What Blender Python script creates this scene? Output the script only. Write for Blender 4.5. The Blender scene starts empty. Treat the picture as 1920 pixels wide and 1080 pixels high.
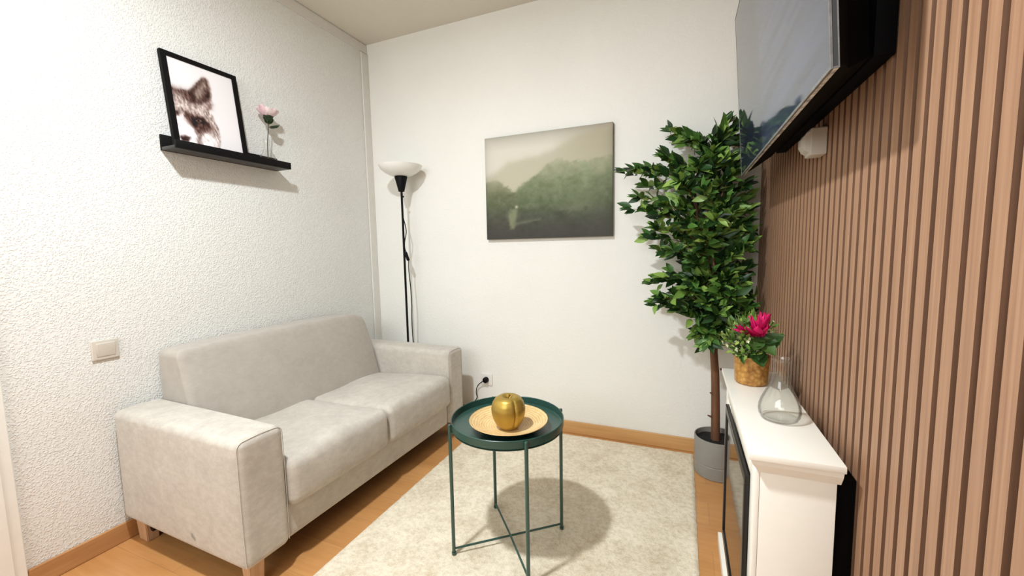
import bpy, bmesh, math, random
import numpy as np
from mathutils import Vector, Matrix, noise

PI = math.pi
SC = bpy.context.scene
COL = SC.collection
random.seed(7)

# ------------------------------------------------------------------ helpers
def lin(c):
    c = c / 255.0
    return c / 12.92 if c <= 0.04045 else ((c + 0.055) / 1.055) ** 2.4
def rgb(r, g, b):
    return (lin(r), lin(g), lin(b), 1.0)

class NT:
    def __init__(self, name):
        self.m = bpy.data.materials.new(name); self.m.use_nodes = True
        self.t = self.m.node_tree; self.n = self.t.nodes; self.l = self.t.links
        self.b = self.n['Principled BSDF']; self.out = self.n['Material Output']
    def new(self, kind, **kw):
        x = self.n.new(kind)
        for k, v in kw.items():
            if k in x.inputs: x.inputs[k].default_value = v
            else: setattr(x, k, v)
        return x
    def link(self, a, b): self.l.new(a, b)
    def coord(self, scale=(1, 1, 1), which='Object'):
        tc = self.new('ShaderNodeTexCoord'); mp = self.new('ShaderNodeMapping')
        mp.inputs['Scale'].default_value = scale
        self.link(tc.outputs[which], mp.inputs['Vector']); return mp.outputs['Vector']
    def noise(self, vec, scale, detail=4, rough=.55):
        x = self.new('ShaderNodeTexNoise'); x.inputs['Scale'].default_value = scale
        x.inputs['Detail'].default_value = detail; x.inputs['Roughness'].default_value = rough
        self.link(vec, x.inputs['Vector']); return x.outputs['Fac']
    def ramp(self, fac, stops):
        r = self.new('ShaderNodeValToRGB'); e = r.color_ramp.elements
        while len(e) < len(stops): e.new(.5)
        for el, (p, c) in zip(e, stops): el.position = p; el.color = c
        self.link(fac, r.inputs['Fac']); return r.outputs['Color']
    def mix(self, a, b, fac, mode='MIX'):
        x = self.new('ShaderNodeMix', data_type='RGBA', blend_type=mode)
        for s, v in ((x.inputs[0], fac), (x.inputs[6], a), (x.inputs[7], b)):
            if hasattr(v, 'is_output'): self.link(v, s)
            else: s.default_value = v
        return x.outputs[2]
    def bump(self, h, strength, dist):
        b = self.new('ShaderNodeBump'); b.inputs['Strength'].default_value = strength
        b.inputs['Distance'].default_value = dist; self.link(h, b.inputs['Height'])
        self.link(b.outputs['Normal'], self.b.inputs['Normal']); return b

def plain(name, c, rough=.5, metal=0, spec=.5, var=0, vscale=20, bump=0, bscale=200, coat=0):
    t = NT(name); t.b.inputs['Roughness'].default_value = rough
    t.b.inputs['Metallic'].default_value = metal
    t.b.inputs['Specular IOR Level'].default_value = spec
    t.b.inputs['Coat Weight'].default_value = coat
    v = t.coord()
    f = t.noise(v, vscale)
    lo = tuple(x * (1 - var) for x in c[:3]) + (1,); hi = tuple(min(1, x * (1 + var)) for x in c[:3]) + (1,)
    t.link(t.ramp(f, [(.3, lo), (.7, hi)]), t.b.inputs['Base Color'])
    if bump: t.bump(t.noise(v, bscale, 3), bump, .002)
    return t.m

def shade(me, ang=35):
    for p in me.polygons: p.use_smooth = True
    me.set_sharp_from_angle(angle=math.radians(ang))

def finish(name, bm, m, parent=None, local=False, smooth=35):
    me = bpy.data.meshes.new(name)
    bmesh.ops.recalc_face_normals(bm, faces=bm.faces[:])
    if parent is not None and not local:
        bm.transform(world(parent).inverted())
    bm.to_mesh(me); bm.free()
    for mm in (m if isinstance(m, (list, tuple)) else [m]): me.materials.append(mm)
    if smooth: shade(me, smooth)
    o = bpy.data.objects.new(name, me); COL.objects.link(o)
    if parent is not None: o.parent = parent
    return o

def world(o):
    m = o.matrix_basis.copy()
    while o.parent is not None:
        o = o.parent; m = o.matrix_basis @ m
    return m

def tag(o, label, cat, group=None):
    o['label'] = label; o['category'] = cat
    if group: o['group'] = group
    return o
def thing(name, label, cat, loc, rz=0):
    o = bpy.data.objects.new(name, None); COL.objects.link(o)
    o.empty_display_size = .05
    o.location = loc; o.rotation_euler = (0, 0, rz)
    return tag(o, label, cat)
def struct(name, bm, m, parent=None, smooth=0):
    o = finish(name, bm, m, parent, smooth=smooth); 
    if parent is None: o['kind'] = 'structure'
    return o

def BM(): return bmesh.new()
def box(bm, x0, x1, y0, y1, z0, z1, bev=0, seg=2):
    r = bmesh.ops.create_cube(bm, size=1)
    vs = r['verts']
    bmesh.ops.scale(bm, vec=(x1 - x0, y1 - y0, z1 - z0), verts=vs)
    bmesh.ops.translate(bm, vec=((x0 + x1) / 2, (y0 + y1) / 2, (z0 + z1) / 2), verts=vs)
    if bev:
        es = list({e for v in vs for e in v.link_edges})
        bmesh.ops.bevel(bm, geom=es, offset=bev, segments=seg, profile=.5, affect='EDGES')
    return bm

def rbox(bm, lo, hi, r, n=8, seg=4, fn=None):
    """rounded box as one watertight skin; r may be per-axis radius; fn(p,u)->p displaces it"""
    lo = Vector(lo); hi = Vector(hi); c = (lo + hi) / 2; h = (hi - lo) / 2
    ax = []
    for k in range(3):
        rr = min(r, h[k])
        a = [-h[k] + rr * (1 - math.tan(PI / 4 * (1 - i / seg))) for i in range(seg)]
        core = h[k] - rr
        mid = [-core + 2 * core * i / n for i in range(n + 1)] if core > 1e-6 else [0]
        ax.append(a + mid + [-x for x in reversed(a)])
    cache = {}
    def V(i, j, k):
        key = (i, j, k)
        if key not in cache:
            p = Vector((ax[0][i], ax[1][j], ax[2][k]))
            q = Vector([max(-(h[d] - min(r, h[d])), min(h[d] - min(r, h[d]), p[d])) for d in range(3)])
            d = p - q
            if d.length > 1e-9: p = q + d.normalized() * min(r, *h)
            u = Vector([p[d] / h[d] for d in range(3)])
            p = p + c
            if fn: p = fn(p, u)
            cache[key] = bm.verts.new(p)
        return cache[key]
    L = [len(a) for a in ax]
    for d in range(3):
        e, f = [x for x in range(3) if x != d]
        for side in (0, L[d] - 1):
            for i in range(L[e] - 1):
                for j in range(L[f] - 1):
                    q = []
                    for (a, b) in ((i, j), (i + 1, j), (i + 1, j + 1), (i, j + 1)):
                        idx = [0, 0, 0]; idx[d] = side; idx[e] = a; idx[f] = b
                        q.append(V(*idx))
                    try: bm.faces.new(q)
                    except ValueError: pass
    return bm

def lathe(bm, prof, c=(0, 0, 0), n=48, fn=None, cap0=False, cap1=False):
    rings = []
    for (r, z) in prof:
        if r < 1e-6: rings.append([bm.verts.new((c[0], c[1], c[2] + z))]); continue
        ring = []
        for k in range(n):
            a = 2 * PI * k / n
            rr, zz = (r, z) if fn is None else fn(r, z, a)
            ring.append(bm.verts.new((c[0] + rr * math.cos(a), c[1] + rr * math.sin(a), c[2] + zz)))
        rings.append(ring)
    for A, B in zip(rings, rings[1:]):
        for k in range(n):
            k2 = (k + 1) % n
            if len(A) == 1 and len(B) == 1: continue
            if len(A) == 1: bm.faces.new((A[0], B[k], B[k2]))
            elif len(B) == 1: bm.faces.new((A[k], B[0], A[k2]))
            else: bm.faces.new((A[k], B[k], B[k2], A[k2]))
    if cap0 and len(rings[0]) > 1: bm.faces.new(rings[0])
    if cap1 and len(rings[-1]) > 1: bm.faces.new(rings[-1])
    return bm

def tube(bm, pts, r, n=10, caps=True):
    pts = [Vector(p) for p in pts]
    rs = r if isinstance(r, (list, tuple)) else [r] * len(pts)
    rings = []; up = None
    for i, p in enumerate(pts):
        t = (pts[min(i + 1, len(pts) - 1)] - pts[max(i - 1, 0)]).normalized()
        if up is None:
            up = Vector((0, 0, 1)) if abs(t.z) < .9 else Vector((1, 0, 0))
        u = (up - t * up.dot(t)).normalized(); w = t.cross(u); up = u
        rings.append([bm.verts.new(p + (u * math.cos(2 * PI * k / n) + w * math.sin(2 * PI * k / n)) * rs[i]) for k in range(n)])
    for A, B in zip(rings, rings[1:]):
        for k in range(n):
            bm.faces.new((A[k], A[(k + 1) % n], B[(k + 1) % n], B[k]))
    if caps: bm.faces.new(rings[0]); bm.faces.new(rings[-1])
    return bm

def smooth_path(pts, sub=8):
    P = [Vector(p) for p in pts]; P = [P[0] * 2 - P[1]] + P + [P[-1] * 2 - P[-2]]
    o = []
    for i in range(1, len(P) - 2):
        a, b, c, d = P[i - 1:i + 3]
        for k in range(sub):
            t = k / sub
            o.append(.5 * ((2 * b) + (c - a) * t + (2 * a - 5 * b + 4 * c - d) * t * t + (3 * b - a - 3 * c + d) * t ** 3))
    o.append(P[-2]); return o

# painted flat pictures: a colour per vertex, computed from shapes
def sdist(poly, X, Y):
    n = len(poly); d = np.full(X.shape, 1e9); inside = np.zeros(X.shape, bool)
    for i in range(n):
        x0, y0 = poly[i]; x1, y1 = poly[(i + 1) % n]
        ex, ey = x1 - x0, y1 - y0; wx, wy = X - x0, Y - y0
        t = np.clip((wx * ex + wy * ey) / (ex * ex + ey * ey + 1e-12), 0, 1)
        d = np.minimum(d, (wx - ex * t) ** 2 + (wy - ey * t) ** 2)
        c = ((y0 <= Y) & (y1 > Y)) | ((y1 <= Y) & (y0 > Y))
        with np.errstate(divide='ignore', invalid='ignore'):
            xi = x0 + (Y - y0) / (y1 - y0 + 1e-12) * ex
        inside ^= c & (X < xi)
    return np.where(inside, -1, 1) * np.sqrt(d)
def mask(poly, X, Y, soft): return 1 / (1 + np.exp(np.clip(sdist(poly, X, Y) / soft * 2, -40, 40)))
rng = np.random.RandomState(3)
def vnoise(X, Y, f, fy=None, seed=0):
    fy = fy or f
    r = np.random.RandomState(seed); N = 128; G = r.rand(N, N)
    x = X * f + 500; y = Y * fy + 500; xi = np.floor(x).astype(int); yi = np.floor(y).astype(int)
    tx = x - xi; ty = y - yi; tx = tx * tx * (3 - 2 * tx); ty = ty * ty * (3 - 2 * ty)
    g = lambda a, b: G[a % N, b % N]
    return (g(xi, yi) * (1 - tx) * (1 - ty) + g(xi + 1, yi) * tx * (1 - ty) + g(xi, yi + 1) * (1 - tx) * ty + g(xi + 1, yi + 1) * tx * ty)
def fbm(X, Y, f, o=4, seed=0, fy=None):
    s = 0; a = 1; tot = 0; fy = fy or f
    for k in range(o):
        s = s + a * vnoise(X, Y, f * 2 ** k, fy * 2 ** k, seed + k); tot += a; a *= .55
    return s / tot
def C3(r, g, b): return np.array([r, g, b], float)
def over(img, c, m): return img * (1 - m[..., None]) + np.asarray(c) * m[..., None]

def painted(name, img, origin, eu, ev, m, parent):
    """img[j,i] sRGB 0..255, j up the picture; mesh grid spanned by eu, ev (world)"""
    H, W = img.shape[:2]
    o = Vector(origin); eu = Vector(eu); ev = Vector(ev); inv = world(parent).inverted()
    verts = [inv @ (o + eu * (i / (W - 1)) + ev * (j / (H - 1))) for j in range(H) for i in range(W)]
    faces = [(j * W + i, j * W + i + 1, (j + 1) * W + i + 1, (j + 1) * W + i) for j in range(H - 1) for i in range(W - 1)]
    me = bpy.data.meshes.new(name); me.from_pydata([tuple(v) for v in verts], [], faces)
    at = me.color_attributes.new('paint', 'FLOAT_COLOR', 'POINT')
    s = np.clip(img / 255., 0, 1); L = np.where(s <= .04045, s / 12.92, ((s + .055) / 1.055) ** 2.4)
    at.data.foreach_set('color', np.concatenate([L, np.ones(L.shape[:2] + (1,))], 2).astype(np.float32).ravel())
    me.materials.append(m)
    ob = bpy.data.objects.new(name, me); COL.objects.link(ob); ob.parent = parent
    return ob
def paint_mat(name, rough, spec=.3, coat=0):
    t = NT(name); a = t.new('ShaderNodeVertexColor'); a.layer_name = 'paint'
    t.link(a.outputs['Color'], t.b.inputs['Base Color'])
    t.b.inputs['Roughness'].default_value = rough; t.b.inputs['Specular IOR Level'].default_value = spec
    t.b.inputs['Coat Weight'].default_value = coat; t.b.inputs['Coat Roughness'].default_value = .05
    return t.m

# ------------------------------------------------------------------ materials
def stucco(name, c, strength, scale, feat='F1'):
    t = NT(name); v = t.coord()
    t.b.inputs['Roughness'].default_value = .75; t.b.inputs['Specular IOR Level'].default_value = .25
    f = t.noise(v, 1.3, 3); dk = tuple(x * .96 for x in c[:3]) + (1,)
    t.link(t.ramp(f, [(.35, dk), (.65, c)]), t.b.inputs['Base Color'])
    if feat == 'F1':
        a = t.ramp(t.noise(v, scale * .8, 3, .6), [(.40, (0, 0, 0, 1)), (.66, (1, 1, 1, 1))])
    else:
        dn = t.new('ShaderNodeTexNoise'); dn.inputs['Scale'].default_value = scale * .8; dn.inputs['Detail'].default_value = 2; t.link(v, dn.inputs['Vector'])
        dv = t.new('ShaderNodeVectorMath', operation='MULTIPLY_ADD'); t.link(dn.outputs['Color'], dv.inputs[0]); dv.inputs[1].default_value = (.012, .012, .012); t.link(v, dv.inputs[2])
        vo = t.new('ShaderNodeTexVoronoi', feature='F1'); vo.inputs['Scale'].default_value = scale; t.link(dv.outputs[0], vo.inputs['Vector'])
        a = t.ramp(vo.outputs['Distance'], [(.15, (1, 1, 1, 1)), (.55, (0, 0, 0, 1))])
    b = t.noise(v, scale * .4, 3, .7)
    r = t.new('ShaderNodeMath', operation='MULTIPLY_ADD'); t.link(b, r.inputs[0]); r.inputs[1].default_value = 1.3; t.link(a, r.inputs[2])
    t.bump(r.outputs[0], strength, .004)
    return t.m
M = {}
M['wall_rough'] = stucco('rough_white_stucco', rgb(230, 229, 224), .46, 135, 'CELL')
M['wall_fine'] = stucco('fine_white_plaster', rgb(238, 236, 229), .16, 100)
M['ceiling'] = stucco('ceiling_plaster', rgb(224, 218, 205), .05, 40)
M['white_paint'] = plain('white_gloss_paint', rgb(235, 232, 224), .35, var=.02)
M['trim_paint'] = plain('trim_paint', rgb(222, 219, 211), .5, var=.02)

def wood_floor():
    t = NT('oak_laminate'); v = t.coord()
    br = t.new('ShaderNodeTexBrick'); t.link(v, br.inputs['Vector'])
    br.offset = .37; br.inputs['Scale'].default_value = 1; br.inputs['Mortar Size'].default_value = .0012
    br.inputs['Brick Width'].default_value = .62; br.inputs['Row Height'].default_value = .165
    br.inputs['Color1'].default_value = rgb(203, 147, 88); br.inputs['Color2'].default_value = rgb(186, 128, 72)
    br.inputs['Mortar'].default_value = rgb(138, 100, 66); br.inputs['Bias'].default_value = 0
    v2 = t.coord((3, 40, 1)); g = t.noise(v2, 1.5, 5, .6)
    v3 = t.coord((2, 6, 1)); g2 = t.noise(v3, 1.2, 3)
    c = t.mix(br.outputs['Color'], t.ramp(g, [(.3, rgb(170, 118, 70)), (.7, rgb(216, 164, 108))]), .35)
    c = t.mix(c, t.ramp(g2, [(.35, rgb(178, 124, 74)), (.65, rgb(214, 160, 104))]), .3)
    t.link(c, t.b.inputs['Base Color']); t.b.inputs['Roughness'].default_value = .32
    return t.m
M['floor'] = wood_floor()
def grain(name, c1, c2, scale, axis='Z', rough=.45, s=18):
    t = NT(name); k = {'Z': (s, s, 1), 'Y': (s, 1, s), 'X': (1, s, s)}[axis]
    g = t.noise(t.coord(k), scale, 5, .6)
    t.link(t.ramp(g, [(.3, c1), (.7, c2)]), t.b.inputs['Base Color']); t.b.inputs['Roughness'].default_value = rough
    return t.m
M['base_y'] = grain('beech_baseboard_long', rgb(168, 118, 72), rgb(192, 143, 94), 3, 'Y')
M['base_x'] = grain('beech_baseboard_short', rgb(194, 146, 90), rgb(210, 162, 106), 3, 'X')
M['slat'] = grain('slat_wood_face', rgb(146, 109, 84), rgb(174, 136, 107), 2.4, 'Z', .5, 60)
M['groove'] = grain('slat_wood_groove', rgb(98, 68, 48), rgb(120, 86, 64), 2.4, 'Z', .7, 60)
M['leg_wood'] = grain('beech_leg', rgb(188, 150, 114), rgb(210, 174, 140), 4, 'Z', .45, 14)

def fabric(name, c1, c2, dark, spot=None):
    t = NT(name); v = t.coord()
    f = t.noise(v, 7, 5, .65); f2 = t.noise(t.coord((1, 1, 1.6)), 26, 4, .7); f3 = t.noise(v, 600, 2)
    c = t.mix(t.ramp(f, [(.35, c1), (.65, c2)]), t.ramp(f2, [(.4, c1), (.62, c2)]), .5)
    c = t.mix(c, t.ramp(f3, [(.35, dark), (.65, c2)]), .22)
    if spot:
        tc = t.new('ShaderNodeTexCoord')
        for (p, rad, k) in spot:
            d = t.new('ShaderNodeVectorMath', operation='DISTANCE'); d.inputs[1].default_value = p; t.link(tc.outputs['Object'], d.inputs[0])
            ad = t.new('ShaderNodeMath', operation='MULTIPLY_ADD'); t.link(f2, ad.inputs[0]); ad.inputs[1].default_value = rad; t.link(d.outputs['Value'], ad.inputs[2])
            mr = t.new('ShaderNodeMapRange'); mr.inputs['From Min'].default_value = rad * .7; mr.inputs['From Max'].default_value = rad * 1.5
            mr.inputs['To Min'].default_value = k; mr.inputs['To Max'].default_value = 0; t.link(ad.outputs[0], mr.inputs['Value'])
            c = t.mix(c, tuple(x * .45 for x in dark[:3]) + (1,), mr.outputs[0])
    t.link(c, t.b.inputs['Base Color']); t.b.inputs['Roughness'].default_value = .9
    t.b.inputs['Specular IOR Level'].default_value = .15
    t.b.inputs['Sheen Weight'].default_value = .25; t.b.inputs['Sheen Roughness'].default_value = .4
    t.bump(f3, .25, .001); return t.m
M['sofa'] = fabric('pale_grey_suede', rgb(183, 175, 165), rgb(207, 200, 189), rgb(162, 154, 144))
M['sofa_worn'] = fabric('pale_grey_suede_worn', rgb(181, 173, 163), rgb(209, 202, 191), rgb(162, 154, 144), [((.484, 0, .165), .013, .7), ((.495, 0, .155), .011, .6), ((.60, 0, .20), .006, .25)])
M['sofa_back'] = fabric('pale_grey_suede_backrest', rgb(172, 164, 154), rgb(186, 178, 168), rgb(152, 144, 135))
M['seam'] = plain('suede_seam', rgb(202, 196, 186), .9)
def rugmat():
    t = NT('cream_pile'); v = t.coord()
    a = t.noise(v, 9, 5, .7); b = t.noise(v, 60, 4, .7); w = t.noise(v, 2.2, 3)
    c = t.mix(t.ramp(a, [(.36, rgb(202, 184, 154)), (.56, rgb(242, 230, 208))]), t.ramp(b, [(.36, rgb(178, 156, 124)), (.58, rgb(248, 239, 220))]), .5)
    c = t.mix(c, t.ramp(w, [(.4, rgb(218, 202, 174)), (.6, rgb(240, 228, 206))]), .4)
    t.link(c, t.b.inputs['Base Color']); t.b.inputs['Roughness'].default_value = .95; t.b.inputs['Specular IOR Level'].default_value = .1
    t.bump(t.noise(v, 160, 4, .7), .6, .006); return t.m
M['rug'] = rugmat()
M['black'] = plain('matt_black', rgb(9, 8, 8), .6, spec=.15)
M['black_shelf'] = plain('black_stained_wood', rgb(11, 10, 10), .6, spec=.15, var=.1)
M['shelf_board'] = plain('bounce_lit_black_board', rgb(48, 47, 45), .4, spec=.4)  # black wood lightened: bounced light on the underside is in the colour
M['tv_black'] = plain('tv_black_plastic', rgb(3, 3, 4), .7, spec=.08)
M['tv_side'] = plain('tv_side_dark', rgb(62, 64, 66), .5, spec=.3)
M['tv_under'] = plain('tv_underside_sheen', rgb(196, 196, 192), .4, metal=0, var=.7, vscale=55)  # reflected brightness and its mottling put into the colour
M['silver'] = plain('tv_bezel_metal', rgb(120, 120, 119), .45, metal=.2, var=.25, vscale=60)
M['green'] = plain('dark_green_steel', rgb(42, 76, 67), .3, spec=.6, var=.05)
M['gold'] = plain('gold_paint', rgb(182, 152, 74), .42, metal=.75, var=.06, bump=.08, bscale=120)
M['gold_stem'] = plain('dull_gold', rgb(140, 104, 40), .4, metal=.8)
M['opal'] = plain('opal_white_plastic', rgb(240, 238, 232), .3, var=.01)
M['switch'] = plain('pearl_grey_plastic', rgb(206, 198, 186), .4)
M['socket'] = plain('white_plastic', rgb(232, 228, 222), .35)
M['adapter'] = plain('dull_white_plastic', rgb(196, 190, 180), .45)
M['pot'] = plain('grey_plastic_pot', rgb(138, 135, 128), .55, var=.03)
M['soil'] = plain('dark_soil', rgb(12, 11, 10), .9, var=.4, vscale=80, bump=.6)
M['bark'] = grain('brown_bark', rgb(78, 50, 32), rgb(128, 86, 56), 4, 'Z', .75, 30)
M['rose_stem'] = plain('brown_green_stem', rgb(74, 70, 54), .6)
M['stem'] = plain('green_stem', rgb(92, 104, 70), .5)
M['mantel'] = plain('warm_white_lacquer', rgb(240, 236, 226), .35, var=.01)
M['insert'] = plain('fire_insert_black', rgb(16, 14, 13), .35)
M['insert_edge'] = plain('fire_insert_grey_edge', rgb(150, 146, 138), .35, metal=.4)

def glassy(name, tint, f0=.04, edge=.25):
    """thin clear glass: see-through with a Fresnel reflection, greyer where seen edge-on"""
    t = NT(name); t.n.remove(t.b)
    tr = t.new('ShaderNodeBsdfTransparent'); gl = t.new('ShaderNodeBsdfGlossy')
    gl.inputs['Roughness'].default_value = .02
    lw = t.new('ShaderNodeLayerWeight'); lw.inputs['Blend'].default_value = .5
    t.link(t.ramp(lw.outputs['Facing'], [(.5, tint), (.97, tuple(x * (1 - edge) for x in tint[:3]) + (1,))]), tr.inputs['Color'])
    pw = t.new('ShaderNodeMath', operation='POWER'); t.link(lw.outputs['Facing'], pw.inputs[0]); pw.inputs[1].default_value = 4
    fr = t.new('ShaderNodeMath', operation='MULTIPLY_ADD'); t.link(pw.outputs[0], fr.inputs[0]); fr.inputs[1].default_value = .75; fr.inputs[2].default_value = .045
    mx = t.new('ShaderNodeMixShader'); t.link(fr.outputs[0], mx.inputs[0])
    t.link(tr.outputs[0], mx.inputs[1]); t.link(gl.outputs[0], mx.inputs[2]); t.link(mx.outputs[0], t.out.inputs['Surface'])
    return t.m
M['glass'] = glassy('clear_glass', (.98, .985, .975, 1), edge=.6)
M['glass_base'] = glassy('thick_clear_glass', (.985, .99, .985, 1), edge=.25)

def screenmat():
    t = NT('tv_screen_glass'); v = t.coord()
    t.b.inputs['Base Color'].default_value = rgb(50, 54, 64); t.b.inputs['Specular IOR Level'].default_value = .95
    t.b.inputs['Specular Tint'].default_value = (.78, .88, 1, 1)
    # reflections put into the screen colour: lengthwise streaks and a lighter band
    s = t.noise(t.coord((1, .9, 16)), 2.2, 3)
    sx = t.new('ShaderNodeSeparateXYZ'); t.link(v, sx.inputs[0])
    band = t.ramp(sx.outputs['Y'], [(.0, (0, 0, 0, 1)), (1, (0, 0, 0, 1))])
    mr0 = t.new('ShaderNodeMapRange'); mr0.inputs['From Min'].default_value = -.62; mr0.inputs['From Max'].default_value = .2; t.link(sx.outputs['Y'], mr0.inputs['Value'])
    band = t.ramp(mr0.outputs[0], [(.05, (.25, .25, .25, 1)), (.3, (.8, .8, .8, 1)), (.84, (1, 1, 1, 1)), (.86, (.12, .12, .12, 1)), (1, (.0, .0, .0, 1))])
    k = t.mix(t.ramp(s, [(.36, (.15, .15, .15, 1)), (.62, (1, 1, 1, 1))]), band, 1, 'MULTIPLY')
    t.link(t.mix(rgb(46, 51, 66), rgb(70, 78, 102), k), t.b.inputs['Base Color'])
    mr = t.new('ShaderNodeMapRange'); mr.inputs['To Min'].default_value = .04; mr.inputs['To Max'].default_value = .07
    t.link(k, mr.inputs['Value']); t.link(mr.outputs[0], t.b.inputs['Roughness'])
    return t.m
M['screen'] = screenmat()
def fireglass():
    t = NT('fire_glass'); t.b.inputs['Base Color'].default_value = rgb(12, 11, 10)
    t.b.inputs['Roughness'].default_value = .05; t.b.inputs['Specular IOR Level'].default_value = .8; return t.m
M['fireglass'] = fireglass()
def bamboo():
    t = NT('coiled_bamboo'); v = t.coord()
    w = t.new('ShaderNodeTexWave', wave_type='RINGS', rings_direction='Z'); t.link(v, w.inputs['Vector'])
    w.inputs['Scale'].default_value = 34; w.inputs['Distortion'].default_value = 3.2; w.inputs['Detail'].default_value = 2; w.inputs['Detail Scale'].default_value = 2
    n = t.noise(v, 30, 3)
    c = t.mix(t.ramp(w.outputs['Fac'], [(.2, rgb(206, 168, 108)), (.7, rgb(232, 202, 146))]), t.ramp(n, [(.35, rgb(206, 166, 106)), (.65, rgb(236, 208, 156))]), .35)
    t.link(c, t.b.inputs['Base Color']); t.b.inputs['Roughness'].default_value = .4
    t.bump(w.outputs['Fac'], .25, .001); return t.m
M['bamboo'] = bamboo()
M['plate_under'] = plain('plate_dark_underside', rgb(24, 36, 38), .4)
def leafmat(name, stops, trans=.12, rough=.42):
    t = NT(name); g = t.new('ShaderNodeNewGeometry')
    c = t.ramp(g.outputs['Random Per Island'], stops)
    n = t.noise(t.coord(), 30, 2)
    c = t.mix(c, t.ramp(n, [(.3, (.4, .4, .4, 1)), (.7, (1, 1, 1, 1))]), .35, 'MULTIPLY')
    t.link(c, t.b.inputs['Base Color']); t.b.inputs['Roughness'].default_value = rough
    t.b.inputs['Specular IOR Level'].default_value = .35
    return t.m
M['ficus'] = leafmat('ficus_leaf', [(0, rgb(24, 46, 24)), (.3, rgb(46, 82, 36)), (.6, rgb(84, 126, 52)), (1, rgb(152, 182, 88))])
M['posy_leaf'] = leafmat('broad_leaf', [(0, rgb(44, 74, 32)), (1, rgb(74, 104, 48))])
M['filler'] = leafmat('filler_green', [(0, rgb(52, 86, 36)), (.5, rgb(98, 134, 56)), (1, rgb(168, 190, 92))])
M['tiny'] = leafmat('tiny_blossom', [(0, rgb(196, 206, 140)), (1, rgb(238, 236, 206))])
M['magenta'] = leafmat('magenta_petal', [(0, rgb(188, 8, 84)), (.6, rgb(226, 14, 104)), (1, rgb(240, 40, 124))], rough=.55)
M['pink'] = leafmat('pink_petal', [(0, rgb(236, 196, 202)), (1, rgb(250, 236, 234))], rough=.6)
M['rose_leaf'] = leafmat('rose_leaf', [(0, rgb(28, 44, 24)), (1, rgb(54, 76, 44))])
def goldpot():
    t = NT('bronze_bark_pot'); v = t.coord()
    vo = t.new('ShaderNodeTexVoronoi'); vo.inputs['Scale'].default_value = 70; t.link(v, vo.inputs['Vector'])
    n = t.noise(v, 40, 4)
    t.link(t.mix(t.ramp(vo.outputs['Distance'], [(.1, rgb(206, 158, 84)), (.6, rgb(140, 92, 36))]), t.ramp(n, [(.35, rgb(150, 100, 42)), (.65, rgb(214, 164, 88))]), .5), t.b.inputs['Base Color'])
    t.b.inputs['Roughness'].default_value = .45; t.b.inputs['Metallic'].default_value = .2
    t.bump(vo.outputs['Distance'], .6, .004); return t.m
M['goldpot'] = goldpot()

# ------------------------------------------------------------------ the room
H = 2.645; YB = -4.3; XR = 2.51
struct('floor', box(BM(), -.12, XR + .12, YB - .12, .12, -.1, 0), M['floor'])
struct('ceiling', box(BM(), -.12, XR + .12, YB - .12, .12, H, H + .1), M['ceiling'])
struct('wall_back', box(BM(), -.12, XR + .12, 0, .12, 0, H), M['wall_fine'])
struct('wall_rear', box(BM(), -.12, XR + .12, YB - .12, YB, 0, H), M['wall_fine'])
DY = -1.89                                       # where the door casing meets the left wall
b = BM(); box(b, -.12, 0, DY - .03, 0, 0, H); box(b, -.12, 0, YB, DY - .93, 0, H); box(b, -.12, 0, DY - .93, DY - .03, 2.1, H)
struct('wall_left', b, M['wall_rough'])

# right wall clad in vertical slats
b = BM()
XS, XG = 2.487, 2.499; pitch, gw = .0428, .0145
prof = [(XS, -.0005), ]
k0 = int((-1.569) / -pitch)
y = -1.569 + k0 * pitch
while y > YB + .1:
    prof += [(XS, y), (XG, y - .001), (XG, y - gw + .001), (XS, y - gw)]
    y -= pitch
prof += [(XS, YB)]
lo = [b.verts.new((x, yy, 0)) for x, yy in prof]; hi = [b.verts.new((x, yy, H)) for x, yy in prof]
for i in range(len(prof) - 1):
    f = b.faces.new((lo[i], lo[i + 1], hi[i + 1], hi[i]))
    f.material_index = 0 if prof[i][0] == XS and prof[i + 1][0] == XS else 1
box(b, XG + .001, XR + .12, YB, 0, 0, H)
struct('wall_right', b, [M['slat'], M['groove']])

# baseboards
b = BM(); box(b, .0005, .014, DY + .001, -.001, .0005, .077, .003); struct('baseboard_left', b, M['base_y'])
b = BM(); box(b, .0145, XS - .001, -.014, -.0005, .0005, .077, .003); struct('baseboard_back', b, M['base_x'])
# cable casing down the corner and flat strip under the ceiling
b = BM(); box(b, .0006, .012, -.066, -.0006, .08, 2.575, .003); struct('trim_1', b, M['trim_paint'])
b = BM(); box(b, .0006, .006, YB + .01, -.0006, 2.58, H - .006, .002); struct('trim_2', b, M['trim_paint'])

# door at the left edge of the view
b = BM()
for (a0, a1) in ((DY - .085, DY), (DY - .96, DY - .875)):
    box(b, .0005, .016, a0, a1, 0, 2.15, .003); box(b, .0161, .022, a0 + .012, a1 - .03, 0, 2.14, .002)
box(b, .0005, .0158, DY - .874, DY - .086, 2.08, 2.15, .003)
dr = struct('door_1', b, M['white_paint'])
b = BM(); box(b, -.06, -.02, DY - .91, DY - .05, .005, 2.095, .003)
for (z0, z1) in ((.12, .9), (1.02, 1.95)):
    for (a0, a1) in ((DY - .78, DY - .52), (DY - .42, DY - .16)):
        box(b, -.0199, -.013, a0, a1, z0, z1, .004)
struct('door_leaf', b, M['white_paint'], dr)
b = BM(); tube(b, [(-.02, DY - .84, 1.0), (.03, DY - .84, 1.0), (.034, DY - .82, 1.0), (.034, DY - .73, 1.0)], .008)
struct('door_handle', b, M['silver'], dr, 35)

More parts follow.
